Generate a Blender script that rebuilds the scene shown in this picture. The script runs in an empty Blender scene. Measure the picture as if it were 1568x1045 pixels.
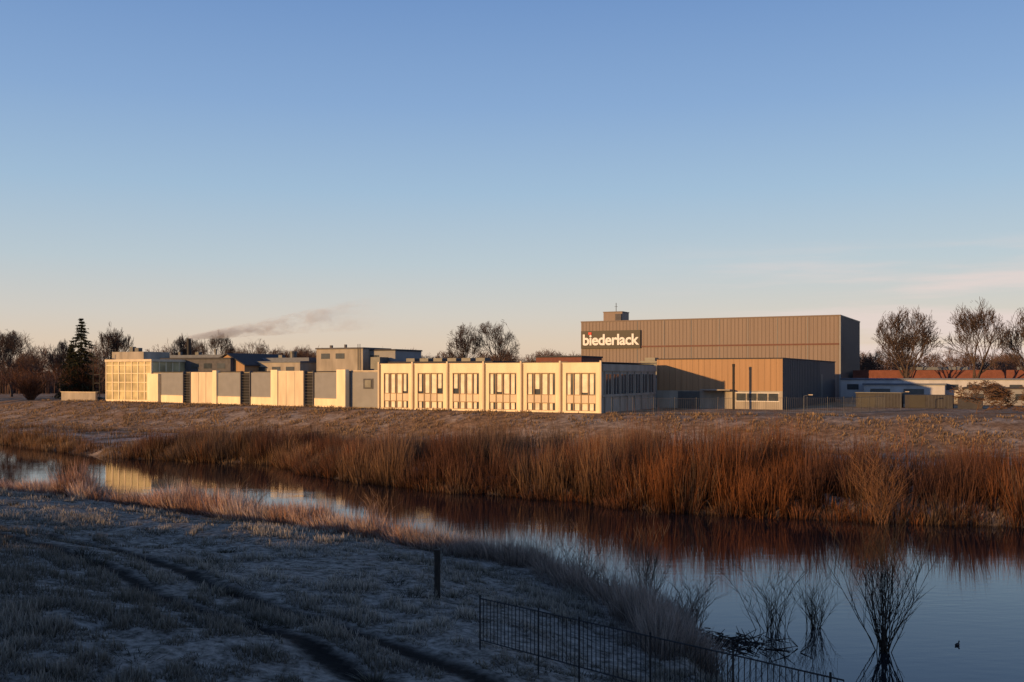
import bpy, math, random
import numpy as np
from mathutils import Vector
random.seed(7); rng=np.random.default_rng(7)
S=bpy.context.scene
EYE=8.5
SUN_EL=math.radians(6.0); SUN_AZ=math.atan2(-0.75,-0.66)

# ------------------------------------------------------------ materials
def new_mat(name):
    m=bpy.data.materials.new(name); m.use_nodes=True
    nt=m.node_tree; b=nt.nodes['Principled BSDF']; return m,nt,b
def mat(name,col,rough=.7,metal=0,var=.15,scale=1.5,bump=.0,stretch=(1,1,1),spec=.3):
    m,nt,b=new_mat(name)
    tc=nt.nodes.new('ShaderNodeTexCoord'); mp=nt.nodes.new('ShaderNodeMapping')
    mp.inputs['Scale'].default_value=stretch
    n=nt.nodes.new('ShaderNodeTexNoise'); n.inputs['Scale'].default_value=scale; n.inputs['Detail'].default_value=6
    nt.links.new(tc.outputs['Object'],mp.inputs[0]); nt.links.new(mp.outputs[0],n.inputs['Vector'])
    r=nt.nodes.new('ShaderNodeValToRGB')
    r.color_ramp.elements[0].position=.3; r.color_ramp.elements[1].position=.7
    r.color_ramp.elements[0].color=tuple(c*(1-var) for c in col)+(1,)
    r.color_ramp.elements[1].color=tuple(min(1,c*(1+var)) for c in col)+(1,)
    nt.links.new(n.outputs[0],r.inputs[0]); nt.links.new(r.outputs[0],b.inputs['Base Color'])
    b.inputs['Roughness'].default_value=rough; b.inputs['Metallic'].default_value=metal
    b.inputs['Specular IOR Level'].default_value=spec
    if bump:
        bp=nt.nodes.new('ShaderNodeBump'); bp.inputs['Strength'].default_value=bump; bp.inputs['Distance'].default_value=.1
        nt.links.new(n.outputs[0],bp.inputs['Height']); nt.links.new(bp.outputs[0],b.inputs['Normal'])
    return m
def plant_mat(name,trans=.3):
    m,nt,b=new_mat(name); nt.nodes.remove(b)
    a=nt.nodes.new('ShaderNodeAttribute'); a.attribute_name='Col'
    d=nt.nodes.new('ShaderNodeBsdfDiffuse'); t=nt.nodes.new('ShaderNodeBsdfTranslucent'); x=nt.nodes.new('ShaderNodeMixShader')
    x.inputs[0].default_value=trans
    for q in (d,t): nt.links.new(a.outputs['Color'],q.inputs['Color'])
    nt.links.new(d.outputs[0],x.inputs[1]); nt.links.new(t.outputs[0],x.inputs[2])
    nt.links.new(x.outputs[0],nt.nodes['Material Output'].inputs['Surface'])
    return m
CREAM=mat('cream_render',(.79,.67,.46),.8,var=.12,scale=.9,stretch=(1,1,.25))
PALE=mat('pale_panel',(.62,.52,.38),.75,var=.14,scale=.9,stretch=(1,1,.3))
GREYP=mat('grey_panel',(.22,.225,.235),.6,var=.08,scale=.8)
CONC=mat('concrete',(.31,.28,.24),.85,var=.22,scale=.8,stretch=(1,1,.3))
DARKW=mat('dark_wall',(.09,.09,.10),.8,var=.2)
DARKG=mat('dark_grey_cladding',(.055,.057,.066),.6,var=.12,scale=2,stretch=(1,1,.1))
LIGHTG=mat('light_grey_sheeting',(.40,.41,.44),.6,var=.12,scale=1,stretch=(1,1,.2))
ROOF=mat('roofing_felt',(.05,.05,.055),.9)
BLUER=mat('blue_grey_roof',(.11,.13,.17),.6)
BROWNF=mat('bronze_frame',(.24,.15,.085),.5)
BLIND=mat('window_blind',(.76,.68,.53),.7,var=.18,scale=1.2)
GLASS=mat('window_glass',(.05,.06,.07),.08,var=.2,spec=.8)
YGLASS=mat('pavilion_glass',(.48,.41,.23),.15,var=.4,scale=.45,spec=.6)
CLAD=mat('ribbed_cladding',(.20,.158,.14),.6,var=.12,scale=1.2,stretch=(4,4,.08))
RIB=mat('cladding_rib',(.155,.122,.107),.6,var=.05)
REDM=mat('red_trim',(.12,.05,.042),.6)
REDA=mat('red_paint',(.6,.03,.02),.5)
ORANGE=mat('ochre_cladding',(.33,.20,.11),.6,var=.1,scale=1.0,stretch=(3,3,.1))
BLACK=mat('black_paint',(.015,.015,.018),.5)
WHITE=mat('white_paint',(.75,.75,.75),.6,var=.03)
METAL=mat('galvanised_metal',(.10,.105,.11),.5,.4)
IRON=mat('dark_iron',(.018,.019,.022),.6,.2)
WOOD=mat('weathered_timber',(.025,.022,.020),.9,var=.4,scale=6,stretch=(4,4,.5),bump=.4)
BARK=mat('bark',(.065,.046,.037),.9,var=.3,scale=4)
BARKL=mat('sunlit_twigs',(.13,.075,.045),.9,var=.3,scale=4)  # lighter copy of the bark, with sunlight put into its colour
DBARK=mat('wet_bark',(.02,.017,.015),.8,var=.3,scale=4)
BRICKR=mat('red_hall_wall',(.16,.06,.045),.8,var=.15)
PLANT=plant_mat('plant_stems',.3)

# ------------------------------------------------------------ mesh helpers
def raw_mesh(name,V,F,mats,cols=None,smooth=False,parent=None):
    V=np.asarray(V,dtype=np.float32); F=np.asarray(F,dtype=np.int32)
    k=F.shape[1]; me=bpy.data.meshes.new(name)
    me.vertices.add(len(V)); me.vertices.foreach_set('co',V.ravel())
    me.loops.add(F.size); me.loops.foreach_set('vertex_index',F.ravel())
    me.polygons.add(len(F)); me.polygons.foreach_set('loop_start',np.arange(0,F.size,k,dtype=np.int32))
    me.polygons.foreach_set('use_smooth',np.full(len(F),smooth))
    me.update(calc_edges=True); me.validate()
    if cols is not None:
        a=me.color_attributes.new('Col','FLOAT_COLOR','POINT')
        c=np.ones((len(V),4),dtype=np.float32); c[:,:3]=cols; a.data.foreach_set('color',c.ravel())
    me.materials.append(mats)
    o=bpy.data.objects.new(name,me); S.collection.objects.link(o)
    if parent: o.parent=parent
    return o
BF=np.array([[0,1,3,2],[4,6,7,5],[0,4,5,1],[2,3,7,6],[0,2,6,4],[1,5,7,3]])
def boxes(name,B,m,parent=None):
    V=[];F=[]
    for i,(x0,x1,y0,y1,z0,z1) in enumerate(B):
        V+= [(x,y,z) for x in (x0,x1) for y in (y0,y1) for z in (z0,z1)]
        F.append(BF+8*i)
    return raw_mesh(name,np.array(V),np.concatenate(F),m,parent=parent)
def empty(name,loc=(0,0,0),ang=0):
    e=bpy.data.objects.new(name,None); e.location=loc; e.rotation_euler=(0,0,ang); e.empty_display_size=.5
    S.collection.objects.link(e); return e
BANG=math.atan2(-.45,.89)
def building(name,x,y,parts,z=4.0,ang=BANG):
    e=empty(name,(x,y,z),ang)
    for pn,(m,B) in parts.items():
        if B: boxes(pn,B,m,e)
    return e
def segs_mesh(name,P0,P1,R0,R1,m,sides=4,cols=None,parent=None):
    P0=np.array(P0,float);P1=np.array(P1,float);R0=np.array(R0,float);R1=np.array(R1,float)
    d=P1-P0; d/=np.linalg.norm(d,axis=1)[:,None]+1e-9
    ref=np.where(np.abs(d[:,2:3])>.9,np.array([[1,0,0.]]),np.array([[0,0,1.]]))
    a=np.cross(d,ref); a/=np.linalg.norm(a,axis=1)[:,None]; b=np.cross(d,a)
    n=len(P0); V=np.zeros((n,2*sides,3))
    for k in range(sides):
        t=2*math.pi*k/sides; o=math.cos(t)*a+math.sin(t)*b
        V[:,k]=P0+o*R0[:,None]; V[:,sides+k]=P1+o*R1[:,None]
    F=np.array([[k,(k+1)%sides,sides+(k+1)%sides,sides+k] for k in range(sides)])
    FF=(F[None]+(np.arange(n)*2*sides)[:,None,None]).reshape(-1,4)
    c=None
    if cols is not None: c=np.repeat(np.asarray(cols),2*sides,axis=0)
    return raw_mesh(name,V.reshape(-1,3),FF,m,cols=c,smooth=sides>4,parent=parent)
_t=rng.random((256,256))
def vnoise(x,y,s):
    x=np.asarray(x)/s+1000.3; y=np.asarray(y)/s+1000.7
    xi=np.floor(x).astype(int); yi=np.floor(y).astype(int); fx=x-xi; fy=y-yi
    fx=fx*fx*(3-2*fx); fy=fy*fy*(3-2*fy)
    g=lambda a,b:_t[a%256,b%256]
    return (g(xi,yi)*(1-fx)+g(xi+1,yi)*fx)*(1-fy)+(g(xi,yi+1)*(1-fx)+g(xi+1,yi+1)*fx)*fy
def sm(t): t=np.clip(t,0,1); return t*t*(3-2*t)

# ------------------------------------------------------------ terrain
def uv(x,y): return .76*x-.65*y,.65*x+.76*y
def xy(u,v): return .76*u+.65*v,-.65*u+.76*v
NB=np.array([(-400,5),(-150,18),(-101,25.6),(-72.9,29.8),(-50.4,32.7),(-36.3,33.3),(-25.3,32.3),(-18.7,29.4),(-14.9,25.5),(-11,22.5),(-5,20),(0,18),(20,12),(200,-20)])
FB=np.array([(-400,60),(-128,52.5),(-100,50.5),(-92,53),(-78.2,57.6),(-70,54),(-63.3,52.5),(-49.8,52.1),(-41.6,53.9),(-32.8,53.1),(-24.6,56.5),(-14.4,60.8),(16,73),(200,130)])
TOE=np.array([(-400,50+20),(-200,56),(-148,63),(-100,72),(-59,80),(-23,96),(20,120),(200,220)])
TOP=np.array([(-400,90),(-200,79),(-164,82),(-106,86),(-98,86),(-68,93.2),(-27,115),(20,140),(200,240)])
f=lambda P,u:np.interp(u,P[:,0],P[:,1])
def height(x,y):
    x=np.asarray(x,float); y=np.asarray(y,float); u,v=uv(x,y)
    w=(vnoise(x,y,3.1)-.5)*1.2+(vnoise(x+50,y,1.1)-.5)*.5
    d=f(NB,u)-v+w; e=v-f(FB,u)+w
    near=.9*sm(d/1.6)+.9*sm((d-1)/9)+1.4*sm((d-11)/14)
    Hc=4.2+sm((u+45)/14)*2.0+(vnoise(u,v*0,6)-.5)*.5  # crest of an unseen ridge behind the camera, added to shade the near bank
    near=near+Hc*sm(1-np.abs(v+33)/12)*sm((160-np.abs(u+20))/20+1)
    far=1.0*sm(e/2.5)+3*sm((v-f(TOE,u))/(f(TOP,u)-f(TOE,u)))
    z=np.where(d>0,near,0)+np.where(e>0,far,0)
    z=np.where((d<=0)&(e<=0),-1.3*sm(np.minimum(-d,-e)/3)-.02,z)
    bump=(vnoise(x,y,4.3)-.5)*.22+(vnoise(x,y,.9)-.5)*.12+(vnoise(x,y,17)-.5)*.25
    land=np.clip(np.maximum(d,e)/3,0,1)
    return z+bump*land*np.where(z>3.95,.3,1)
TRACK=np.array([(-60,62),(-36,50),(-22.6,41),(-13.6,34.6),(-9.8,29),(-6.1,25.6),(-3.55,23.2),(-1.34,21),(1.5,17.2),(5,12)])
def smooth_poly(P,it=3):
    for _ in range(it):
        Q=[P[0]]
        for a,b in zip(P[:-1],P[1:]): Q+=[a*.75+b*.25,a*.25+b*.75]
        Q.append(P[-1]); P=np.array(Q)
    return P
TRACK=smooth_poly(TRACK)
def pdist(x,y):
    best=np.full(np.shape(x),1e9)
    for (a,b),(c,d) in zip(TRACK[:-1],TRACK[1:]):
        L=(c-a)**2+(d-b)**2; t=np.clip(((x-a)*(c-a)+(y-b)*(d-b))/L,0,1)
        best=np.minimum(best,np.hypot(x-a-t*(c-a),y-b-t*(d-b)))
    return best
def trackmask(x,y):
    d=pdist(x,y)+(vnoise(x,y,.7)-.5)*.3
    return np.clip(1.6*np.exp(-((d-1.05)/.36)**2)*(.75+.35*vnoise(x,y,3)),0,1)
xs=np.concatenate([[-6000,-2500,-1000,-500,-300,-220],np.arange(-170,-90,2.5),np.arange(-90,-28,.7),np.arange(-28,10,.2),np.arange(10,75,.7),np.arange(75,150,4),[200,300,500,1000,2500,6000]])
ys=np.concatenate([[-2000,-500,-200],np.arange(-120,4,2.5),np.arange(4,14,.7),np.arange(14,46,.2),np.arange(46,190,.75),[195,210,240,300,500,1000,2500,7000]])
GX,GY=np.meshgrid(xs,ys); GZ=height(GX,GY); TM=trackmask(GX,GY); GZ=GZ-.07*TM
nx,ny=len(xs),len(ys)
idx=np.arange(nx*ny).reshape(ny,nx)
F=np.stack([idx[:-1,:-1],idx[:-1,1:],idx[1:,1:],idx[1:,:-1]],-1).reshape(-1,4)
U,Vv=uv(GX,GY)
dd=f(NB,U)-Vv; ee=Vv-f(FB,U)
farmask=(ee>-2).astype(float)
slope=sm((Vv-f(TOE,U)+1)/3)
mud=np.clip(1-np.maximum(dd,ee)/1.3,0,1)
cols=np.stack([np.maximum(TM,mud*.8),farmask,slope],-1).reshape(-1,3)
m,nt,b=new_mat('frosty_ground')
N=nt.nodes; Lk=nt.links.new
at=N.new('ShaderNodeAttribute'); at.attribute_name='Col'; sp=N.new('ShaderNodeSeparateColor'); Lk(at.outputs['Color'],sp.inputs[0])
tc=N.new('ShaderNodeTexCoord')
def noise(sc,det=6,rough=.6,src=None):
    n=N.new('ShaderNodeTexNoise'); n.inputs['Scale'].default_value=sc; n.inputs['Detail'].default_value=det; n.inputs['Roughness'].default_value=rough
    Lk(tc.outputs['Object'],n.inputs['Vector']); return n
def ramp(src,p0,c0,p1,c1):
    r=N.new('ShaderNodeValToRGB'); e=r.color_ramp.elements; e[0].position=p0;e[1].position=p1;e[0].color=c0+(1,);e[1].color=c1+(1,); Lk(src,r.inputs[0]); return r
def mixc(fac,a,b_):
    x=N.new('ShaderNodeMix'); x.data_type='RGBA'; Lk(fac,x.inputs[0]); Lk(a,x.inputs[6]); Lk(b_,x.inputs[7]); return x.outputs[2]
nA=noise(3.5,8,.7); nB=noise(.35,5); nC=noise(1.3,8,.7); nD=noise(.22,4)
frost=ramp(nA.outputs[0],.36,(.065,.058,.045),.62,(.46,.42,.365))
frost2=ramp(nA.outputs[0],.36,(.04,.036,.028),.70,(.29,.265,.23))
gA=mixc(nB.outputs[0],frost.outputs[0],frost2.outputs[0])
dike=ramp(nC.outputs[0],.32,(.095,.058,.03),.7,(.42,.27,.155))
dikef=ramp(nC.outputs[0],.32,(.16,.11,.07),.66,(.50,.40,.30))
dm=ramp(nD.outputs[0],.45,(0,0,0),.62,(1,1,1))
dikem=mixc(dm.outputs[0],dike.outputs[0],dikef.outputs[0])
flat=ramp(nB.outputs[0],.42,(.16,.11,.065),.60,(.44,.35,.28))
gF=mixc(sp.outputs[2],flat.outputs[0],dikem)
g=mixc(sp.outputs[1],gA,gF)
mudc=ramp(nA.outputs[0],.3,(.006,.005,.005),.8,(.022,.019,.017))
g=mixc(sp.outputs[0],g,mudc.outputs[0])
Lk(g,b.inputs['Base Color']); b.inputs['Roughness'].default_value=.95; b.inputs['Specular IOR Level'].default_value=.1
bp=N.new('ShaderNodeBump'); bp.inputs['Strength'].default_value=.9; bp.inputs['Distance'].default_value=.14; Lk(nA.outputs[0],bp.inputs['Height'])
Lk(bp.outputs[0],b.inputs['Normal'])
raw_mesh('ground',np.stack([GX,GY,GZ],-1).reshape(-1,3),F,m,cols=cols,smooth=True)

# ------------------------------------------------------------ water
m,nt,b=new_mat('river_water'); N=nt.nodes; Lk=nt.links.new
b.inputs['Base Color'].default_value=(.010,.012,.015,1); b.inputs['Roughness'].default_value=.025; b.inputs['IOR'].default_value=1.38
tc=N.new('ShaderNodeTexCoord'); mp=N.new('ShaderNodeMapping'); mp.inputs['Rotation'].default_value=(0,0,math.radians(-40)); mp.inputs['Scale'].default_value=(.5,1.4,1)
Lk(tc.outputs['Object'],mp.inputs[0])
n1=N.new('ShaderNodeTexNoise'); n1.inputs['Scale'].default_value=1.6; n1.inputs['Detail'].default_value=4; Lk(mp.outputs[0],n1.inputs['Vector'])
n2=N.new('ShaderNodeTexNoise'); n2.inputs['Scale'].default_value=.09; n2.inputs['Detail'].default_value=3; Lk(mp.outputs[0],n2.inputs['Vector'])
rr=N.new('ShaderNodeMapRange'); rr.inputs[1].default_value=.4; rr.inputs[2].default_value=.65; rr.inputs[3].default_value=.12; rr.inputs[4].default_value=1; Lk(n2.outputs[0],rr.inputs[0])
mu=N.new('ShaderNodeMath'); mu.operation='MULTIPLY'; Lk(n1.outputs[0],mu.inputs[0]); Lk(rr.outputs[0],mu.inputs[1])
bp=N.new('ShaderNodeBump'); bp.inputs['Strength'].default_value=.14; bp.inputs['Distance'].default_value=.06; Lk(mu.outputs[0],bp.inputs['Height']); Lk(bp.outputs[0],b.inputs['Normal'])
c=[xy(-380,70),xy(-380,8),xy(150,-20),xy(150,125)]
raw_mesh('river_water',np.array([(p[0],p[1],0) for p in c]),np.array([[0,1,2,3]]),m)

# ------------------------------------------------------------ blades
def blades(name,P,H,W,lean,c0,c1):
    n=len(P); a=rng.random(n)*2*math.pi
    wx=np.stack([np.cos(a),np.sin(a),np.zeros(n)],-1)*W[:,None]*.5
    mid=P+lean*.35+np.stack([0*H,0*H,H*.55],-1); tip=P+lean+np.stack([0*H,0*H,H],-1)
    V=np.stack([P-wx,P+wx,mid-wx*.75,mid+wx*.75,tip],1).reshape(-1,3)
    T=np.array([[0,1,3],[0,3,2],[2,3,4]]); FF=(T[None]+(np.arange(n)*5)[:,None,None]).reshape(-1,3)
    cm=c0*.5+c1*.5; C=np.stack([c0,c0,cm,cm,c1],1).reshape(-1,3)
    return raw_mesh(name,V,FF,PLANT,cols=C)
def jit(n,s): return rng.normal(0,s,n)
n=360000
D=14+50*rng.random(n)**1.7; X=(rng.random(n)*2-1)*(D*.56+1)
k=vnoise(X,D,.55)*.6+vnoise(X,D,2.3)*.4
U_,V_=uv(X,D); dn=f(NB,U_)-V_
keep=(dn>.2)&(k>.42+.12*rng.random(n))&(trackmask(X,D)<.18)
X,D,k=X[keep],D[keep],k[keep]; n=len(X)
H=(.05+.11*rng.random(n))*(.6+k)*(1+.9*(k>.62)); P=np.stack([X,D,height(X,D)-.02],-1)
lean=np.stack([jit(n,.06),jit(n,.06),0*H],-1)
fr=(.45+.6*rng.random(n))[:,None]; big=vnoise(X,D,6)[:,None]
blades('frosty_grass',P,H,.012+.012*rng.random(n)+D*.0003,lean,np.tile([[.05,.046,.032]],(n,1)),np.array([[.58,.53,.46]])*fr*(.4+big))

def clumps(u0,u1,vfun,ncl,per,hr,rad,pal,w,leanf,name,hfun=None,palfun=None):
    PP=[];HH=[];LL=[];C0=[];C1=[]
    for i in range(ncl):
        u=random.uniform(u0,u1); v=vfun(u); x,y=xy(u,v); h=random.uniform(*hr)*(hfun(u) if hfun else 1)
        if h<.1: continue
        q=int(per*random.uniform(.5,1.3)); r=rad*random.uniform(.6,1.3)
        a=rng.random(q)*6.283; rr=r*np.sqrt(rng.random(q)); px=x+rr*np.cos(a); py=y+rr*np.sin(a)
        hh=h*(1-.35*(rr/r)**2)*rng.uniform(.5,1.12,q)
        PP.append(np.stack([px,py,np.maximum(height(px,py),-.1)-.05],-1)); HH.append(hh)
        LL.append(np.stack([np.cos(a)*rr*leanf+jit(q,.10)*hh,np.sin(a)*rr*leanf+jit(q,.10)*hh,0*hh],-1))
        cb,tp=palfun(u,v) if palfun else random.choice(pal)
        g=random.uniform(.7,1.2); s=rng.uniform(.6,1.4,q)[:,None]*g
        C0.append(np.array(cb)[None]*s); C1.append(np.array(tp)[None]*s)
    P=np.concatenate(PP);H=np.concatenate(HH);n=len(P)
    return blades(name,P,H,w*rng.uniform(.6,1.4,n),np.concatenate(LL),np.concatenate(C0),np.concatenate(C1))
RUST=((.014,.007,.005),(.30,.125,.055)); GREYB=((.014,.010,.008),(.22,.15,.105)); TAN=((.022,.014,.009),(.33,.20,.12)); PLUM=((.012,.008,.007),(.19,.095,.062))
def wpal(u,v):
    t=random.random(); q=float(vnoise(u+300,v,9))
    if t<.22: return random.choice([RUST,GREYB,TAN,PLUM])
    if u>-36: return RUST if q>.3 else PLUM
    return GREYB if q>.6 else (PLUM if q>.32 else TAN)
def far_v(u):
    w=np.interp(u,[-130,-96,-66,-58,-45,-20,20],[4,6,9,15,17,15,13])
    return float(f(FB,u))+.1+random.random()**1.2*w
hf=lambda u: float(np.interp(u,[-130,-100,-94,-84,-77,-67,-61,-54,-45,-36,-28,-18,-8,20],[.28,.3,.58,.75,.50,.45,.78,1.06,1.12,1.10,1.02,.90,.84,.84]))*(.66+.58*float(vnoise(u,0,3.0)))
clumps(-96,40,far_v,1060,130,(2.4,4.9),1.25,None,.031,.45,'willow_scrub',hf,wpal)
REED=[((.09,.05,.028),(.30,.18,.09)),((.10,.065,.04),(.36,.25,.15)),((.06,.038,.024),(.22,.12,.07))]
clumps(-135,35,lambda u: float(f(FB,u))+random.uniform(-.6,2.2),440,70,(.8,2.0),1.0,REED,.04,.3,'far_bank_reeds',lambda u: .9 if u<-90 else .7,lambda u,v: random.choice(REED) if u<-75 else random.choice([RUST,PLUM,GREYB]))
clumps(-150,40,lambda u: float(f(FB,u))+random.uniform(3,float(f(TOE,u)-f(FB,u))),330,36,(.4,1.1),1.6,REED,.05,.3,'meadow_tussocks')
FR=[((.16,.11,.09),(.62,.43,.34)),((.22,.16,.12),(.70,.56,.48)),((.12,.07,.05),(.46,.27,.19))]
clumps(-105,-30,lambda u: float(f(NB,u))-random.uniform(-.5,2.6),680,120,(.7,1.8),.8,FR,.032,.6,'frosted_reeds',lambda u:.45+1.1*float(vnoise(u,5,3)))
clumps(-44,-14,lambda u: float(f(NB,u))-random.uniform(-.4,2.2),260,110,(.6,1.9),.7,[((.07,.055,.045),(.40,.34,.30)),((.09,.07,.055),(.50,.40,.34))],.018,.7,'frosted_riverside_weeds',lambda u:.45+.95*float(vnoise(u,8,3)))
clumps(-75,-6,lambda u: float(f(NB,u))-random.uniform(3.5,26),170,90,(.12,.36),.40,[((.015,.014,.010),(.08,.075,.055)),((.03,.03,.02),(.22,.21,.18))],.02,1.0,'grass_tussocks')
n=70000; u=rng.uniform(-175,45,n); tt=rng.random(n); v=f(TOE,u)-2+tt*(f(TOP,u)+1.5-f(TOE,u)+2); x,y=xy(u,v)
k=vnoise(x,y,1.0)*.6+vnoise(x,y,3)*.4; kp=k>.50; x,y,k=x[kp],y[kp],k[kp]; n=len(x)
H=rng.uniform(.12,.40,n)*(.5+k); cc=rng.uniform(.6,1.3,n)[:,None]
blades('dike_grass',np.stack([x,y,height(x,y)-.03],-1),H,rng.uniform(.05,.13,n),np.stack([jit(n,.12),jit(n,.12),0*H],-1),np.array([[.09,.06,.032]])*cc,np.array([[.50,.34,.19]])*cc)

# ------------------------------------------------------------ trees
def tree_segs(seed,Ht,spread=.5,levels=5,kids=(4,5),up=.15,multi=1,wig=.08,thin=.022,shrink=.70,first=.4,trunkf=.36,r0=None,w=8,base=.25):
    R=random.Random(seed); P0=[];P1=[];R0=[];R1=[];LV=[]
    def br(p,d,L,r,lv):
        ns=[5,4,3,2,2,2][lv]; pts=[]; q=p; dd=d
        for i in range(ns):
            dd=(dd+Vector((R.gauss(0,wig),R.gauss(0,wig),R.gauss(0,wig)*.5+(up*.25 if lv else 0)))).normalized()
            q2=q+dd*(L/ns); ra=r*(1-.5*i/ns); rb=r*(1-.5*(i+1)/ns)
            P0.append(tuple(q));P1.append(tuple(q2));R0.append(max(ra,thin));R1.append(max(rb,thin*.7)); LV.append(lv); q=q2; pts.append((q.copy(),dd.copy(),rb))
        if lv>=levels: return
        nk=R.randint(*kids)+(2 if lv==0 else 0)
        for c in range(nk):
            t=(c+R.random())/nk; lo=first if lv==0 else .2; t=lo+(1-lo)*t
            q,dq,rq=pts[min(ns-1,int(t*ns))]
            az=R.uniform(0,6.283); side=Vector((math.cos(az),math.sin(az),0.1)); side=(side-dq*side.dot(dq)).normalized()
            s=spread*R.uniform(.75,1.25)
            nd=(dq*math.cos(s*1.3)+side*math.sin(s*1.3)+Vector((0,0,up*.4))).normalized()
            br(q,nd,L*(shrink if lv else 1.0)*R.uniform(.8,1.15)*(1.15-.35*t),rq*.6,lv+1)
    for k in range(multi):
        d=Vector((R.gauss(0,.2 if multi>1 else .02),R.gauss(0,.2 if multi>1 else .02),1)).normalized()
        br(Vector((0,0,-.3)),d,Ht*trunkf,(r0 or Ht*.024)/(1 if multi==1 else 1.3),0)
    P0=np.array(P0);P1=np.array(P1);LV=np.array(LV)
    s=Ht/np.percentile(P1[:,2],97); sx_=w/2/np.percentile(np.hypot(P1[:,0],P1[:,1]),88); S3=np.array([sx_,sx_,s]); P0*=S3;P1*=S3
    cz=Ht*(base+(1-base)*.48); hz=Ht-cz
    az=np.arctan2(P1[:,1],P1[:,0]); lump=1+.10*np.sin(az*3+seed)+.07*np.sin(az*5+P1[:,2]*1.3)
    rr=np.sqrt((P1[:,0]**2+P1[:,1]**2)/(w/2)**2+((P1[:,2]-cz)/np.where(P1[:,2]>cz,hz,hz*1.15))**2)/lump
    ok=(rr<1)|(LV==0)
    return P0[ok],P1[ok],np.array(R0)[ok],np.array(R1)[ok]
def tree(name,x,y,z,Ht,w,seed,mt=None,**k):
    o=segs_mesh(name,*tree_segs(seed,Ht,w=w,**k),mt or BARK,sides=4); o.location=(x,y,z); return o
tree('oak_tree',-8.6,198,3.9,15.0,9.8,3,spread=.62,up=.18,thin=.021,first=.55)
tree('oak_tree',-3.2,201,3.9,15.6,10.5,11,spread=.62,up=.18,thin=.021,first=.55)
for x,y,h,w,sd in [(68.8,174,16.8,12.5,21),(78.6,171,17.2,12.5,22),(90,170,16.2,12,25),(73.5,186,14.0,10,26)]:
    tree('linden_tree',x,y,3.9,h,w,sd,spread=.46,up=.28,thin=.026,first=.3,base=.08)
tree('poplar_tree',-76,190,3.9,14.3,8,31,spread=.4,up=.3,thin=.019)
tree('poplar_tree',-66,200,3.9,12.5,7,32,spread=.4,up=.3,thin=.019)
tree('birch_tree',-103,205,3.9,13.8,10,33,spread=.45,up=.3,thin=.019)
tree('birch_tree',-110,200,3.9,12,9,34,spread=.45,up=.3,thin=.019)
tree('birch_tree',-96,212,3.9,12,8,35,spread=.45,up=.3,thin=.019)
tree('alder_tree',-64,215,3.9,14,9,36,spread=.5,up=.25,thin=.019)
tree('alder_tree',-71,222,3.9,12.5,8,37,spread=.5,up=.25,thin=.019)
for x,y,h,w,sd in [(54,116,4.2,8.5,51),(61,113,3.9,8,52),(67,116,4.0,7,53)]:
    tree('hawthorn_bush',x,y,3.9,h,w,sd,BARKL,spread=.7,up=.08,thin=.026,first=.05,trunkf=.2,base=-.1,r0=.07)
def squeeze(T,w):
    P0,P1,a,b=T; ext=np.percentile(np.abs(P1[:,:2]),97); s=w/2/ext; P0=P0.copy();P1=P1.copy();P0[:,:2]*=s;P1[:,:2]*=s
    return P0,P1,a,b
def bush(name,x,y,z,Ht,w,seed,col,thin=.02,n=26):
    R=random.Random(seed); A=[];B=[];C=[];D_=[]
    for i in range(n):
        a=R.uniform(0,6.283); sp_=R.uniform(.05,1)*.5; d=Vector((math.cos(a)*sp_,math.sin(a)*sp_,1)).normalized()
        q=Vector((R.gauss(0,.12),R.gauss(0,.12),-.2)); L=Ht*R.uniform(.45,1.05); r=thin*1.8
        for s in range(5):
            d=(d+Vector((R.gauss(0,.1),R.gauss(0,.1),R.gauss(0,.05)+.03))).normalized(); q2=q+d*L/5
            A.append(tuple(q));B.append(tuple(q2));C.append(r*(1-s*.17));D_.append(r*(1-(s+1)*.17))
            if s>0:
                for t in range(3):
                    az=R.uniform(0,6.283); e=(d+Vector((math.cos(az),math.sin(az),.2))*.6).normalized(); l=L*.30*R.uniform(.4,1.2)
                    m0=q+(q2-q)*R.random(); m1=m0+e*l*.5; e2=(e+Vector((R.gauss(0,.2),R.gauss(0,.2),.25))).normalized(); m2=m1+e2*l*.5
                    A+= [tuple(m0),tuple(m1)];B+=[tuple(m1),tuple(m2)];C+=[thin*.7,thin*.5];D_+=[thin*.5,thin*.3]
            q=q2
    T=squeeze((np.array(A),np.array(B),np.array(C),np.array(D_)),w)
    cc=np.array([col])*rng.uniform(.6,1.4,(len(A),1))
    o=segs_mesh(name,*T,PLANT,sides=3,cols=cc); o.location=(x,y,z); return o
bush('willow_sapling',11.4,30.6,-.05,5.3,3.2,5,(.05,.042,.038),.011,34)
bush('willow_sapling',8.7,33.2,-.05,2.5,2.2,6,(.055,.048,.042),.008,26)
bush('willow_sapling',10.2,33.6,-.05,2.2,1.8,66,(.055,.048,.042),.008,24)
for i,(x,y,h,w) in enumerate([(4.9,36.0,2.9,1.7),(2.7,38.2,2.5,2.0),(6.0,33.5,1.7,1.6),(1.0,40.3,2.0,2.2),(3.6,35.0,1.8,2.2),(5.4,32.8,1.5,2.2),(-1.8,43,1.9,2.0),(-4.5,46.5,1.9,1.8)]):
    bush('riverside_shrub',x,y,.15,h,w,70+i,(.14,.105,.085),.009,28)
bush('riverside_shrub',-7.0,51,.3,2.4,1.6,10,(.28,.19,.14),.011,18)
bush('riverside_shrub',-15.2,56.5,.3,2.2,2.8,12,(.20,.15,.11),.011,26)
bush('riverside_shrub',21,57,.1,4.4,3.6,13,(.22,.12,.07),.014,34)
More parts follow.
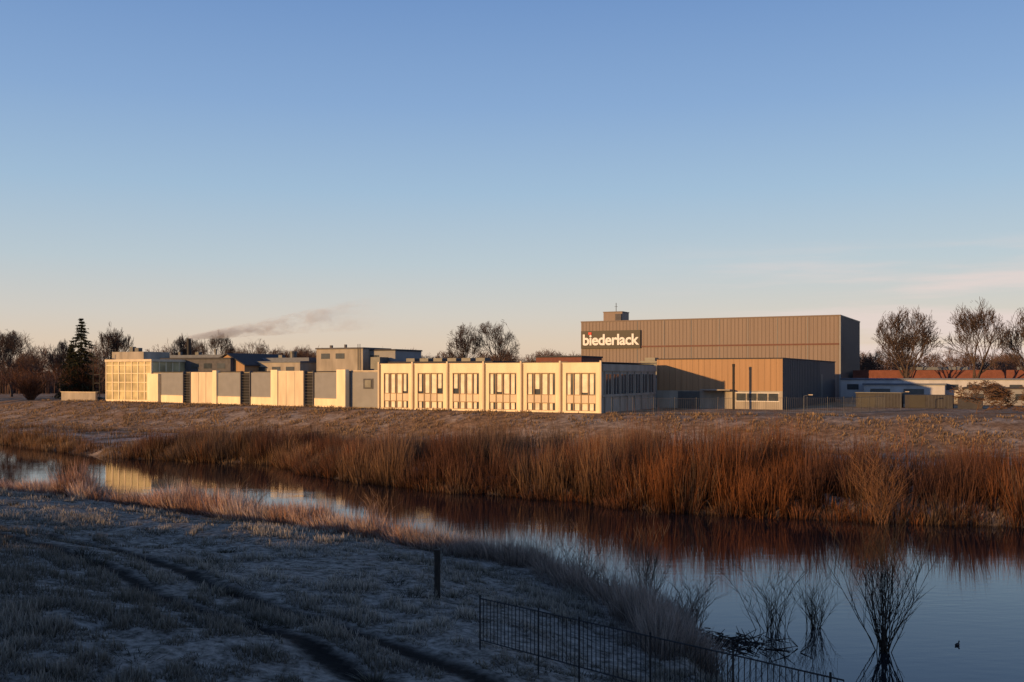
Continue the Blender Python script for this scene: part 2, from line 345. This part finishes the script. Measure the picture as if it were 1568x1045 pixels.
for i,(x,y,h,w) in enumerate([(-86,178,6,8),(-92,172,5.5,8),(-80,186,6,7),(-99,176,6.5,9),(-105,170,5.5,8),(-112,176,7,9)]):
    bush('hazel_bush',x,y,4,h,w,40+i,(.15,.075,.045),.035,90)
P0=[];P1=[];R0=[];R1=[]
for i in range(190):
    x=random.gauss(6.4,1.0); y=random.gauss(31.6,.6)-.15*(x-6.6); a=random.uniform(0,6.28); l=random.uniform(.2,.9)
    P0.append((x,y,random.uniform(-.04,.06))); P1.append((x+l*math.cos(a),y+l*math.sin(a),random.uniform(-.02,.30))); R0.append(.024);R1.append(.008)
segs_mesh('driftwood_branches',P0,P1,R0,R1,DBARK,4)
def conifer(name,x,y,z,Ht,w):
    e=empty(name,(x,y,z)); segs_mesh('trunk',[(0,0,0)],[(0,0,Ht)],[.28],[.03],BARK,8,parent=e)
    R=random.Random(5); P0=[];P1=[];V=[];F=[];C=[]
    t=.05
    while t<1:
        rr=w/2*(1-t)**.75*R.uniform(.7,1.2)+.12
        for k in range(10):
            a=R.uniform(0,6.283); r=rr*R.uniform(.55,1.15); zb=t*Ht; d=np.array([math.cos(a),math.sin(a)])
            P0.append((0,0,zb));P1.append((d[0]*r,d[1]*r,zb-r*.28+ .1))
            for j in range(int(10+r*9)):
                s=R.uniform(.2,1.02); p=np.array([d[0]*r*s,d[1]*r*s,zb-r*.28*s])+np.array([R.gauss(0,.15),R.gauss(0,.15),R.gauss(0,.07)])
                q=[p+np.array([R.gauss(0,.2),R.gauss(0,.2),R.gauss(-.08,.14)]) for _ in range(2)]
                b0=len(V); V+=[p,q[0],q[1]]; F.append([b0,b0+1,b0+2]); c=R.uniform(.5,1.5); C+=[(.035*c,.038*c,.022*c)]*3
        t+=.035
    raw_mesh('needles',np.array(V),np.array(F),PLANT,cols=np.array(C),parent=e)
    segs_mesh('limbs',P0,P1,[.05]*len(P0),[.02]*len(P0),BARK,3,parent=e)
conifer('spruce_tree',-80.5,186,3.8,15.2,8.8)
conifer('spruce_tree',-84.5,191,3.8,10.5,7)
TT=[tree_segs(100+i,12,spread=.5,up=.25,levels=4,kids=(4,6),thin=.028,w=10,base=.15) for i in range(6)]
A=[];B=[];C=[];D_=[];CO=[]
def put(x,y,h,w):
    T=TT[random.randrange(6)]; a=random.uniform(0,6.28); ca,sa=math.cos(a),math.sin(a)
    for src,dst in ((T[0],A),(T[1],B)):
        q=src.copy(); X_=(q[:,0]*ca-q[:,1]*sa)*w/9+x; Y_=(q[:,0]*sa+q[:,1]*ca)*w/9+y; dst.append(np.stack([X_,Y_,q[:,2]*h/12+3.8],-1))
    s=y/260; C.append(T[2]*s);D_.append(T[3]*s); t=random.uniform(.7,1.3); CO.append(np.tile([[.15*t,.10*t,.082*t]],(len(T[0]),1)))  # treeline colour lightened to put distance haze into it
for i in range(170):
    y=random.uniform(250,400); x=random.uniform(-.62,.62)*y; put(x,y,random.uniform(9,13.5)*(y/300)**.5,random.uniform(8,13))
for x,h in [(-67.2,14.1),(-71.5,13.1),(-52.7,13.1),(-86.8,15),(-91.1,12.6),(-130,16.5),(-123.5,12.6),(93,10.7),(9.6,11.6),(-108,13.6),(88,11.6)]:
    put(x,260,h,10)
segs_mesh('distant_treeline',np.concatenate(A),np.concatenate(B),np.concatenate(C),np.concatenate(D_),PLANT,3,cols=np.concatenate(CO))
n=80000; y=rng.uniform(235,420,n); x=rng.uniform(-.75,.75,n)*y; h=(3.5+6*vnoise(x,y*.2,14))*rng.uniform(.5,1.1,n)*(y/300)**.5
c=rng.uniform(.5,1.4,n)[:,None]
blades('distant_hedgerow',np.stack([x,y,np.full(n,3.7)],-1),h,rng.uniform(.12,.4,n),np.stack([jit(n,.8),jit(n,.8),0*h],-1),np.array([[.09,.062,.055]])*c,np.array([[.18,.115,.09]])*c)

# ------------------------------------------------------------ buildings
LW=31.3; bay=LW/6
p={k:[] for k in 'walls,parapet,piers,spandrels,mullions,blinds,glass,pilasters,roof,roof_trim,side_frames,side_glass,downpipes'.split(',')}
p['walls']=[(0,LW,.3,20,0,5.8)]; p['roof']=[(.2,LW-.2,.5,19.8,5.8,5.9)]; p['roof_trim']=[(-.06,LW+.06,-.06,20.1,5.983,6.05)]
p['parapet']=[(0,LW,0,.3,4.75,5.98),(0,LW,-.03,.3,0,.22)]
for i in range(6):
    x0=i*bay; a=x0+.75; b_=x0+bay-.65
    p['piers']+=[(x0+.003,a,0,.3,.22,4.75),(b_,x0+bay-.003,0,.3,.22,4.75)]
    p['pilasters']+=[(x0-.11,x0+.11,-.16,-.032,.0,6.2)]
    p['downpipes']+=[(x0+.16,x0+.25,-.12,-.031,.0,5.9)]
    w=(b_-a)/4
    p['spandrels']+=[(a,b_,.10,.3,1.15,2.1)]
    for k in range(5):
        mx=a+k*w; p['mullions']+=[(mx-.06,mx+.06,.04,.28,.22,4.75)]
    for zz in (.24,1.13,2.12,4.66): p['mullions']+=[(a+.002,b_-.002,.06,.25,zz-.035,zz+.035)]
    for k in range(4):
        xa=a+k*w+.06; xb=a+(k+1)*w-.06; g=[.30,.10,.20,.4,.15,.25][(k*5+i*3)%6]*w
        sill=[0,0,.3,0,.7,.1,0][(k*3+i*2)%7]
        for (z0,z1) in ((2.1,4.7),(.26,1.15)):
            zb=z0+(sill if z0>1 else 0)
            p['blinds']+=[(xa,xb-g,.20,.3,zb,z1)]; p['glass']+=[(xb-g+.002,xb,.20,.3,z0,z1)]
            if zb>z0: p['glass']+=[(xa,xb-g,.21,.3,z0,zb-.003)]
p['pilasters']+=[(LW-.11,LW+.11,-.16,-.032,0,6.2)]
for k in range(7):
    y0=1.2+k*2.6; p['side_glass']+=[(LW+.0,LW+.06,y0,y0+2.0,2.2,4.6)]
    p['side_frames']+=[(LW+.001,LW+.16,y0-.2,y0-.02,0,4.9),(LW+.001,LW+.12,y0+.95,y0+1.07,2.2,4.6)]
p['side_frames']+=[(LW+.001,LW+.14,.35,19.9,4.95,5.7),(LW+.001,LW+.14,.35,19.9,1.9,2.15)]
M=dict(walls=CONC,parapet=CREAM,piers=CREAM,spandrels=PALE,mullions=BROWNF,blinds=BLIND,glass=GLASS,pilasters=PALE,roof=ROOF,roof_trim=DARKW,side_frames=CONC,side_glass=GLASS,downpipes=BROWNF)
building('office_wing',-17.5,131,{k:(M[k],v) for k,v in p.items()})
ang=math.atan2(-.618,.786)
p={k:[] for k in 'walls,piers,cream_panels,grey_panels,base_band,louvres,recess,roof,joints'.split(',')}
p['walls']=[(-3.5,45.2,.4,22,0,4.9)]; p['roof']=[(-3.6,45.3,.3,22.1,4.903,5.05)]
p['piers']=[(-3.3,-.1,-.25,.4,0,4.7),(15.0,16.0,-.3,.4,0,5.2),(29.3,30.8,-.3,.4,0,5.25),(43.6,45.4,-.3,.4,0,5.25)]
p['cream_panels']=[(9.0,15.0,-.1,.4,0,4.95),(30.8,36.4,-.12,.4,0,5.1)]
for a,b_ in ((.5,6.7),(16.0,21.7),(24.3,29.3),(38.7,43.6)):
    p['grey_panels']+=[(a,b_,0,.4,1.25,4.85)]; p['base_band']+=[(a,b_,-.06,.4,0,1.25)]
    p['joints']+=[(a+.01,b_-.01,-.09,-.061,1.18,1.24)]
for a in (11,13,32.6,34.5): p['joints']+=[(a,a+.05,-.14,-.121,.1,4.9)]
for a,b_ in ((6.8,8.9),(21.8,24.2),(36.5,38.6)):
    p['recess']+=[(a,b_,.32,.41,0,4.8)]
    z=.3
    while z<4.9: p['louvres']+=[(a+.16,b_-.16,.02,.3,z,z+.07)]; z+=.42
    p['louvres']+=[(a,a+.15,-.15,.3,0,5.1),(b_-.15,b_,-.15,.3,0,5.1)]
M=dict(walls=CONC,piers=CREAM,cream_panels=PALE,grey_panels=GREYP,base_band=CREAM,louvres=DARKW,recess=BLACK,roof=ROOF,joints=CONC)
building('panelled_factory_wing',-58.4,165,{k:(M[k],v) for k,v in p.items()},ang=ang)
building('concrete_link_block',-22.5,137.3,{'walls':(CONC,[(0,6.3,.5,12,0,5.0)]),'front_cladding':(GREYP,[(.1,6.2,.38,.5,.1,4.85)]),'hatch':(DARKW,[(2.2,3.8,.3,.38,2.6,4.0)]),'hatch_cover':(METAL,[(2.5,3.5,.22,.3,2.8,3.8)]),'parapet':(PALE,[(0,6.3,.45,12,5.003,5.12)]),'door':(DARKW,[(4.6,5.6,.33,.38,.1,2.2)])})
W=10.8; p=dict(walls=[],frames=[],glass=[],roof=[])
p['glass']=[(.1,W-.1,.12,9.9,.3,6.7)]; p['roof']=[(-.1,W+.1,-.1,10,6.75,7.15)]; p['walls']=[(0,W,0,10,0,.3)]
for k in range(8):
    x=k*(W-.2)/7; p['frames']+=[(x,x+.18,0,.12,.3,6.75)]
for z in (1.7,3.2,4.7,6.1): p['frames']+=[(.2,W-.2,.03,.12,z,z+.12)]
for k in range(7): p['frames']+=[(0,.1,.2+k*1.5,.35+k*1.5,.3,6.75),(W-.1,W,.2+k*1.5,.35+k*1.5,.3,6.75)]
building('glass_pavilion',-70.0,171.5,{'base':(CREAM,p['walls']),'frames':(CREAM,p['frames']),'glazing':(YGLASS,p['glass']),'roof_edge':(PALE,p['roof'])},ang=math.atan2(-.45,.89))
building('stair_tower',-74,176,{'walls':(CONC,[(1.2,9,3,9,0,8.6)]),'escape_stair':(IRON,[(-.5,1.0,.5,1.5,k*1.5,k*1.5+.12) for k in range(6)]+[(-.6,-.5,.4,.5,0,8.4),(1.0,1.1,.4,.5,0,8.4)]),'roof_tanks':(METAL,[(5,5.8,3.5,4.3,8.6,9.5),(6.3,7.2,3.5,4.4,8.6,9.3)])})
building('low_garden_wall',-79,174.5,{'wall':(CONC,[(0,8.5,0,.4,0,1.5)]),'coping':(PALE,[(-.1,8.6,-.1,.5,1.5,1.6)])})
def hall(name,x,y,L,dp,h,wall,roof=ROOF,extra=None,z=4.0):
    p={'walls':(wall,[(0,L,0,dp,0,h)]),'roof':(roof,[(-.15,L+.15,-.15,dp+.15,h+.003,h+.25)])}
    p['windows']=(GLASS,[(1+k*3,2.8+k*3,-.05,0,h-1.6,h-.7) for k in range(int(L/3.2))])
    if extra: p.update(extra)
    return building(name,x,y,p,z)
hall('rear_workshop',-62,176,16,10,7.2,DARKW,ROOF,{'upper_roof':(BLUER,[(1,14,1,9,7.5,8.0)]),'roof_vents':(METAL,[(2,2.5,2,2.5,8,8.6),(6,6.8,2,2.8,8,8.5),(10.5,10.8,2,2.3,8,9)])})
hall('blue_roofed_hall',-50,175,16,12,6.6,CONC,BLUER,{'ridge':(BLUER,[(.5,15.5,3,9,6.9,7.5)]),'roof_vents':(METAL,[(3,3.5,4,4.5,7.5,8.1),(8,8.8,4,4.8,7.5,8.0)])})
hall('concrete_plant_room',-33,168,9.5,8,8.8,CONC,DARKW,{'vents':(DARKW,[(2,2.4,1,1.4,9.05,9.5),(5,5.3,1,1.4,9.05,9.6)]),'ladder':(IRON,[(8.6,8.65,-.2,-.1,5,9.6),(9,9.05,-.2,-.1,5,9.6)])})
hall('grey_plant_room',-24.5,166,6,8,8.5,GREYP,ROOF,{'shed':(METAL,[(3.2,5,-3,-.5,5.5,7.4)])})
hall('flat_roofed_hall',-20,162,19,14,6.4,CONC,ROOF,{'skylights':(METAL,[(2+k*2.6,3.6+k*2.6,2,4,6.65,7.2) for k in range(6)]),'aerial':(IRON,[(12,12.06,3,3.06,6.65,8.6)])})
hall('red_brick_annexe',4.0,166,8.2,9,7.4,BRICKR,ROOF)
building('rooftop_ventilation_house',19.5,150,{'walls':(METAL,[(0,2.4,0,2.5,4,6.4)]),'pitched_cap':(METAL,[(-.15,2.55,-.15,2.65,6.403,6.6),(.4,2,.4,2.1,6.603,7.1)]),'base':(CONC,[(-3,9,-1,8,0,3.99)])})
def gable(name,x,y,W_,dp,h,hr,wall,roof):
    e=empty(name,(x,y,4),BANG)
    V=[(0,0,0),(W_,0,0),(W_,0,h),(W_/2,0,hr),(0,0,h),(0,dp,0),(W_,dp,0),(W_,dp,h),(W_/2,dp,hr),(0,dp,h)]
    me=bpy.data.meshes.new('walls'); me.from_pydata(V,[],[(0,1,2,3,4),(9,8,7,6,5),(0,4,9,5),(1,6,7,2)]); me.materials.append(wall)
    o=bpy.data.objects.new('walls',me); S.collection.objects.link(o); o.parent=e
    t=.2; V=[(-.4,-.4,h-.15),(W_/2,-.4,hr+.06),(W_+.4,-.4,h-.15),(-.4,dp,h-.15),(W_/2,dp,hr+.06),(W_+.4,dp,h-.15)]; V+= [(a,b,c+t) for a,b,c in V]
    me=bpy.data.meshes.new('roof'); me.from_pydata(V,[],[(0,1,4,3),(1,2,5,4),(6,9,10,7),(7,10,11,8),(0,6,7,1),(1,7,8,2),(0,3,9,6),(2,8,11,5),(3,4,10,9),(4,5,11,10)]); me.materials.append(roof)
    o=bpy.data.objects.new('roof',me); S.collection.objects.link(o); o.parent=e
    boxes('loft_window',[(W_/2-.4,W_/2+.4,-.06,-.005,h+.1,h+.8)],GLASS,e)
gable('gabled_shed',-52.0,172,7.5,14,6.2,8.0,ORANGE,ROOF)
def chimney(name,x,y,zt,r,m_=IRON):
    e=empty(name,(x,y,4)); H=zt-4
    segs_mesh('flue',[(0,0,0)],[(0,0,H)],[r],[r],m_,12,parent=e)
    segs_mesh('rim_bands',[(0,0,H-.35),(0,0,H-2.5)],[(0,0,H+.03),(0,0,H-2.35)],[r*1.15,r*1.1],[r*1.15,r*1.1],m_,12,parent=e)
chimney('factory_chimney',-56.8,175,14.9,.36)
chimney('flue_stack',-44,200,13.2,.7,METAL)
L=51.8; H=15.4
p=dict(walls=(CLAD,[(0,L,0,26,0,H)]),roof_edge=(RIB,[(-.08,L+.08,-.08,26.1,H+.003,H+.25)]),
 ribs=(RIB,[(k*.74+.3,k*.74+.42,-.05,0,0,H-.02) for k in range(70)]+[(L,L+.05,k*.74+.3,k*.74+.42,0,H-.02) for k in range(35)]),
 panel_joints=(GREYP,[(12.3+k*5.6,12.40+k*5.6,-.10,-.071,0,H) for k in range(7)]+[(L-.15,L+.12,-.12,.2,0,H+.0)]),
 red_stripe=(REDM,[(13.2,L-.2,-.13,-.101,10.1,10.4)]),
 roof_plant_room=(CLAD,[(3,7.2,5,9,H,H+2.3)]),plant_room_cap=(RIB,[(2.9,7.3,4.9,9.1,H+2.303,H+2.45)]),
 antenna=(IRON,[(5.4,5.5,6,6.1,H+2.45,H+4.3),(5.1,5.8,6,6.06,H+3.5,H+3.56)]),
 recess_shade_block=(DARKW,[(5.8,7.1,4.6,4.98,H+.3,H+1.9)]))  # raised dark block; its colour stands in for a recess in shade
building('corrugated_warehouse',14.4,207.3,p)
e=empty('company_sign',(14.4,207.3,4),BANG)
boxes('board',[(.15,13.1,-.45,-.15,9.95,13.6)],BLACK,e)
boxes('brackets',[(1+k*3.5,1.2+k*3.5,-.15,-.08,10.5,10.8) for k in range(4)],METAL,e)
cu=bpy.data.curves.new('lettering','FONT'); cu.body='biederlack'; cu.size=3.1; cu.extrude=.04; cu.offset=.075; cu.space_character=.95
cu.materials.append(WHITE); o=bpy.data.objects.new('lettering',cu); S.collection.objects.link(o); o.parent=e
o.location=(.5,-.50,10.7); o.rotation_euler=(math.pi/2,0,0)
bpy.context.view_layer.update(); wd=o.dimensions.x; o.scale=(12.3/wd,1.0,1)
boxes('red_accent',[(1.85,2.55,-.60,-.50,12.8,13.3)],REDA,e)
L=17; H=6.6
p=dict(walls=(DARKG,[(0,L,.1,42,0,H)]),ochre_front=(ORANGE,[(0,L,0,.1,2.4,H)]),lower_wall=(CONC,[(0,L,.02,.1,0,2.4)]),
 roof_edge=(ROOF,[(-.1,L+.1,-.1,42.1,H+.003,H+.15)]),cladding_ribs=(BROWNF,[(k*.8+.2,k*.8+.24,-.03,0,2.4,H-.01) for k in range(21)]),
 windows=(GLASS,[(11+k*1.4,12.2+k*1.4,-.03,.02,1.1,2.1) for k in range(4)]),
 window_frames=(WHITE,[(10.9,16.6,-.05,.0,2.1,2.18),(10.9,16.6,-.05,0,1.02,1.1)]),
 door=(METAL,[(3,6,-.04,.02,0,2.3)]),side_door=(METAL,[(L,L+.05,28,30,0,4.6)]),side_ribs=(ROOF,[(L,L+.04,k*1.2+.3,k*1.2+.38,0,H-.02) for k in range(23)]),
 canopy=(CONC,[(6.5,10.5,-1.6,.0,2.45,2.6)]))
building('ochre_clad_hall',19.9,136.7,p)
chimney('exhaust_stack',28.6,128.5,9.9,.16)
hall('red_fascia_hall',66,192,60,20,5.0,DARKW,ROOF,{'fascia':(BRICKR,[(-.2,60.2,-.35,-.16,3.4,5.4)]),'roof_lights':(BLUER,[(8,20,2,6,5.46,6.0),(28,44,2,6,5.46,6.0)])})
hall('light_grey_hall',54.5,165,30,12,3.7,LIGHTG,BLUER,{'lower_band':(GREYP,[(0,30,-.12,-.051,0,.9)]),'step':(LIGHTG,[(4,16,-3,0,0,2.9)]),'step_roof':(BLUER,[(3.8,16.2,-3.2,0,2.903,3.15)]),'gates':(METAL,[(5,8,-3.06,-3,0,2.3),(10,13,-3.06,-3,0,2.3)])})
hall('light_grey_hall',68,150,14,10,2.4,GREYP,ROOF)
building('storage_containers',48,139,{'bodies':(ROOF,[(0,6,0,2.5,0,2.0),(6.4,12.4,0,2.5,0,1.8),(13,16,0,2.5,0,1.5)]),'roofs':(METAL,[(-.1,6.1,-.1,2.6,2.003,2.1)]),'doors':(BLACK,[(.3,2.6,-.04,0,.1,1.8),(7,9,-.04,0,.1,1.7)]),'ribs':(DARKG,[(3+k*.4,3.1+k*.4,-.05,0,.1,1.9) for k in range(7)]+[(9.4+k*.4,9.5+k*.4,-.05,0,.1,1.7) for k in range(7)])})
def lamp(x,y,h):
    e=empty('street_lamp',(x,y,4)); segs_mesh('pole',[(0,0,0),(0,0,h)],[(0,0,h),(.6,-.2,h+.15)],[.05,.04],[.04,.03],METAL,8,parent=e)
    boxes('lantern',[(.5,.95,-.32,-.12,h+.1,h+.2)],PALE,e)
lamp(34.6,118,2.0); lamp(50,128,2.2)
def railing(name,pts,h,sp_,zf,bar,post,m_,every,rails=(.06,.97)):
    e=empty(name); A=[];B=[]; PA=[];PB=[]; RA=[];RB=[]
    for (x0,y0),(x1,y1) in zip(pts[:-1],pts[1:]):
        Ls=math.hypot(x1-x0,y1-y0); n=int(Ls/sp_)
        for k in range(n+1):
            t=k/n; x=x0+(x1-x0)*t; y=y0+(y1-y0)*t; z=zf(x,y)
            if k%every==0: PA.append((x,y,z-.9));PB.append((x,y,z+h*1.04))
            else: A.append((x,y,z+h*rails[0]));B.append((x,y,z+h*rails[-1]))
        m2=max(2,n//every)
        for k in range(m2):
            for rf in rails:
                q=[(x0+(x1-x0)*t,y0+(y1-y0)*t) for t in (k/m2,(k+1)/m2)]
                RA.append((*q[0],zf(*q[0])+h*rf));RB.append((*q[1],zf(*q[1])+h*rf))
    segs_mesh('bars',A,B,[bar]*len(A),[bar]*len(A),m_,4,parent=e)
    segs_mesh('posts',PA,PB,[post]*len(PA),[post]*len(PA),m_,6,parent=e)
    segs_mesh('rails',RA,RB,[bar*1.6]*len(RA),[bar*1.6]*len(RA),m_,4,parent=e)
railing('security_fence',[(11.5,115),(24,112.5),(38,114),(46,123)],1.9,.24,lambda x,y:float(height(x,y)),.010,.03,METAL,10,(.03,.97))
def zr(x,y): return float(np.interp(x,[-.77,5.4],[2.05,2.28]))
railing('metal_railing',[(-.77,24),(1.45,21.5),(5.6,16.8)],1.1,.125,zr,.0095,.022,IRON,16)
e=empty('timber_post',(-2.25,30,float(height(-2.25,30))))
boxes('shaft',[(-.085,.085,-.085,.085,-.4,1.40)],WOOD,e); boxes('cap',[(-.1,.1,-.1,.1,1.403,1.45)],WOOD,e)
e=empty('coot_bird',(14.0,31.3,0),.6); e.scale=(.5,.5,.5)
def ell(nm,loc,sc,rot,m_):
    bpy.ops.mesh.primitive_uv_sphere_add(segments=16,ring_count=10,location=loc,rotation=rot); o=bpy.context.object; o.name=nm; o.scale=sc; o.parent=e; o.data.materials.append(m_)
    for q in o.data.polygons: q.use_smooth=True
ell('body',(0,0,.05),(.2,.11,.10),(0,-.1,0),BLACK); ell('neck',(.15,0,.14),(.045,.04,.10),(0,.3,0),BLACK); ell('head',(.19,0,.23),(.06,.045,.045),(0,.1,0),BLACK)
ell('bill',(.25,0,.225),(.035,.015,.016),(0,.2,0),WHITE); ell('tail',(-.19,0,.08),(.07,.05,.03),(0,.4,0),BLACK)

# ------------------------------------------------------------ smoke plume
bpy.ops.mesh.primitive_cylinder_add(vertices=24,radius=1,depth=1); o=bpy.context.object; o.name='chimney_smoke'
me=o.data
for v in me.vertices:
    t=v.co.z+.5; r=.5+t*3.8; v.co=Vector((t*38,v.co.x*r,v.co.y*r*.8+ (t-t*t*.3)*2.6))
o.location=(-56.8,175,15.0); o.rotation_euler=(0,math.radians(-5),0)
m=bpy.data.materials.new('smoke'); m.use_nodes=True; nt=m.node_tree; nt.nodes.clear(); N=nt.nodes; Lk=nt.links.new
out=N.new('ShaderNodeOutputMaterial'); pv=N.new('ShaderNodeVolumePrincipled'); pv.inputs['Color'].default_value=(1,.985,.99,1); pv.inputs['Anisotropy'].default_value=-.35
tc=N.new('ShaderNodeTexCoord'); sx=N.new('ShaderNodeSeparateXYZ'); Lk(tc.outputs['Object'],sx.inputs[0])
mp=N.new('ShaderNodeMapping'); mp.inputs['Scale'].default_value=(.30,.5,.6); mp.inputs['Rotation'].default_value=(0,.5,0); Lk(tc.outputs['Object'],mp.inputs[0])
nz=N.new('ShaderNodeTexNoise'); nz.inputs['Scale'].default_value=1.0; nz.inputs['Detail'].default_value=6; nz.inputs['Distortion'].default_value=1.0; Lk(mp.outputs[0],nz.inputs['Vector'])
th=N.new('ShaderNodeMapRange'); th.inputs[1].default_value=0; th.inputs[2].default_value=12; th.inputs[3].default_value=.3; th.inputs[4].default_value=0; Lk(sx.outputs[0],th.inputs[0])
ad=N.new('ShaderNodeMath'); ad.operation='ADD'; Lk(nz.outputs[0],ad.inputs[0]); Lk(th.outputs[0],ad.inputs[1])
r1=N.new('ShaderNodeMapRange'); r1.inputs[1].default_value=.44; r1.inputs[2].default_value=.70; Lk(ad.outputs[0],r1.inputs[0])
r2=N.new('ShaderNodeMapRange'); r2.interpolation_type='SMOOTHSTEP'; r2.inputs[1].default_value=0; r2.inputs[2].default_value=37; r2.inputs[3].default_value=.75; r2.inputs[4].default_value=0.0; Lk(sx.outputs[0],r2.inputs[0])
mu=N.new('ShaderNodeMath'); mu.operation='MULTIPLY'; Lk(r1.outputs[0],mu.inputs[0]); Lk(r2.outputs[0],mu.inputs[1]); Lk(mu.outputs[0],pv.inputs['Density']); Lk(pv.outputs[0],out.inputs['Volume'])
me.materials.clear(); me.materials.append(m)

# ------------------------------------------------------------ world, sun, camera
w=bpy.data.worlds.new('World'); S.world=w; w.use_nodes=True; nt=w.node_tree; N=nt.nodes; Lk=nt.links.new; bg=N['Background']
BG=.12
sky=N.new('ShaderNodeTexSky'); sky.sky_type='NISHITA'; sky.sun_disc=False; sky.sun_elevation=SUN_EL; sky.sun_rotation=SUN_AZ%(2*math.pi)
sky.air_density=1.0; sky.dust_density=.6; sky.ozone_density=1.5
tc=N.new('ShaderNodeTexCoord'); sx=N.new('ShaderNodeSeparateXYZ'); Lk(tc.outputs['Generated'],sx.inputs[0])
lin=lambda c:tuple((v/255/12.92 if v<=10 else ((v/255+.055)/1.055)**2.4) for v in c)
r=N.new('ShaderNodeValToRGB'); el=r.color_ramp.elements
stops=[(.0,(222,195,172)),(.03,(222,202,182)),(.06,(210,204,197)),(.11,(187,201,210)),(.18,(161,189,215)),(.26,(136,169,211)),(.36,(111,147,199)),(.7,(84,110,158)),(1,(74,95,138))]
while len(el)<len(stops): el.new(.5)
for q,(pos,cc) in zip(el,stops): q.position=pos; q.color=lin(cc)+(1,)
Lk(sx.outputs[2],r.inputs[0])
sc=N.new('ShaderNodeVectorMath'); sc.operation='SCALE'; sc.inputs['Scale'].default_value=1.06/BG; Lk(r.outputs[0],sc.inputs[0])
m0=N.new('ShaderNodeMix'); m0.data_type='RGBA'; m0.inputs[0].default_value=.88; Lk(sky.outputs[0],m0.inputs[6]); Lk(sc.outputs[0],m0.inputs[7])
mp=N.new('ShaderNodeMapping'); mp.inputs['Scale'].default_value=(2.2,2.2,26); mp.inputs['Rotation'].default_value=(0,math.radians(7),0); Lk(tc.outputs['Generated'],mp.inputs[0])
nz=N.new('ShaderNodeTexNoise'); nz.inputs['Scale'].default_value=1.6; nz.inputs['Detail'].default_value=7; nz.inputs['Roughness'].default_value=.55; Lk(mp.outputs[0],nz.inputs['Vector'])
def mr(src,a,b_,c=0,d=1):
    r=N.new('ShaderNodeMapRange'); r.interpolation_type='SMOOTHSTEP'; r.inputs[1].default_value=a;r.inputs[2].default_value=b_;r.inputs[3].default_value=c;r.inputs[4].default_value=d; Lk(src,r.inputs[0]); return r.outputs[0]
def mul(a,b_):
    q=N.new('ShaderNodeMath'); q.operation='MULTIPLY'; Lk(a,q.inputs[0])
    if isinstance(b_,float): q.inputs[1].default_value=b_
    else: Lk(b_,q.inputs[1])
    return q.outputs[0]
cl=mul(mul(mul(mr(nz.outputs[0],.40,.66),mr(sx.outputs[2],.14,.08)),mr(sx.outputs[0],.05,.36)),.8)
mx=N.new('ShaderNodeMix'); mx.data_type='RGBA'; Lk(cl,mx.inputs[0]); Lk(m0.outputs[2],mx.inputs[6]); mx.inputs[7].default_value=tuple(v/BG for v in lin((232,214,208)))+(1,)
Lk(mx.outputs[2],bg.inputs['Color']); bg.inputs['Strength'].default_value=BG
s=bpy.data.lights.new('sun','SUN'); s.energy=5.0; s.angle=math.radians(.6); s.color=(1,.56,.21)
so=bpy.data.objects.new('sun',s); S.collection.objects.link(so)
dv=Vector((math.sin(SUN_AZ)*math.cos(SUN_EL),math.cos(SUN_AZ)*math.cos(SUN_EL),math.sin(SUN_EL))); so.rotation_euler=dv.to_track_quat('Z','Y').to_euler()
c=bpy.data.cameras.new('camera'); c.lens=35; c.clip_end=12000; c.shift_y=52/1568
co=bpy.data.objects.new('camera',c); S.collection.objects.link(co); co.location=(0,0,EYE); co.rotation_euler=(math.pi/2,0,0); S.camera=co
S.view_settings.view_transform='Standard'; S.view_settings.look='None'; S.view_settings.exposure=0
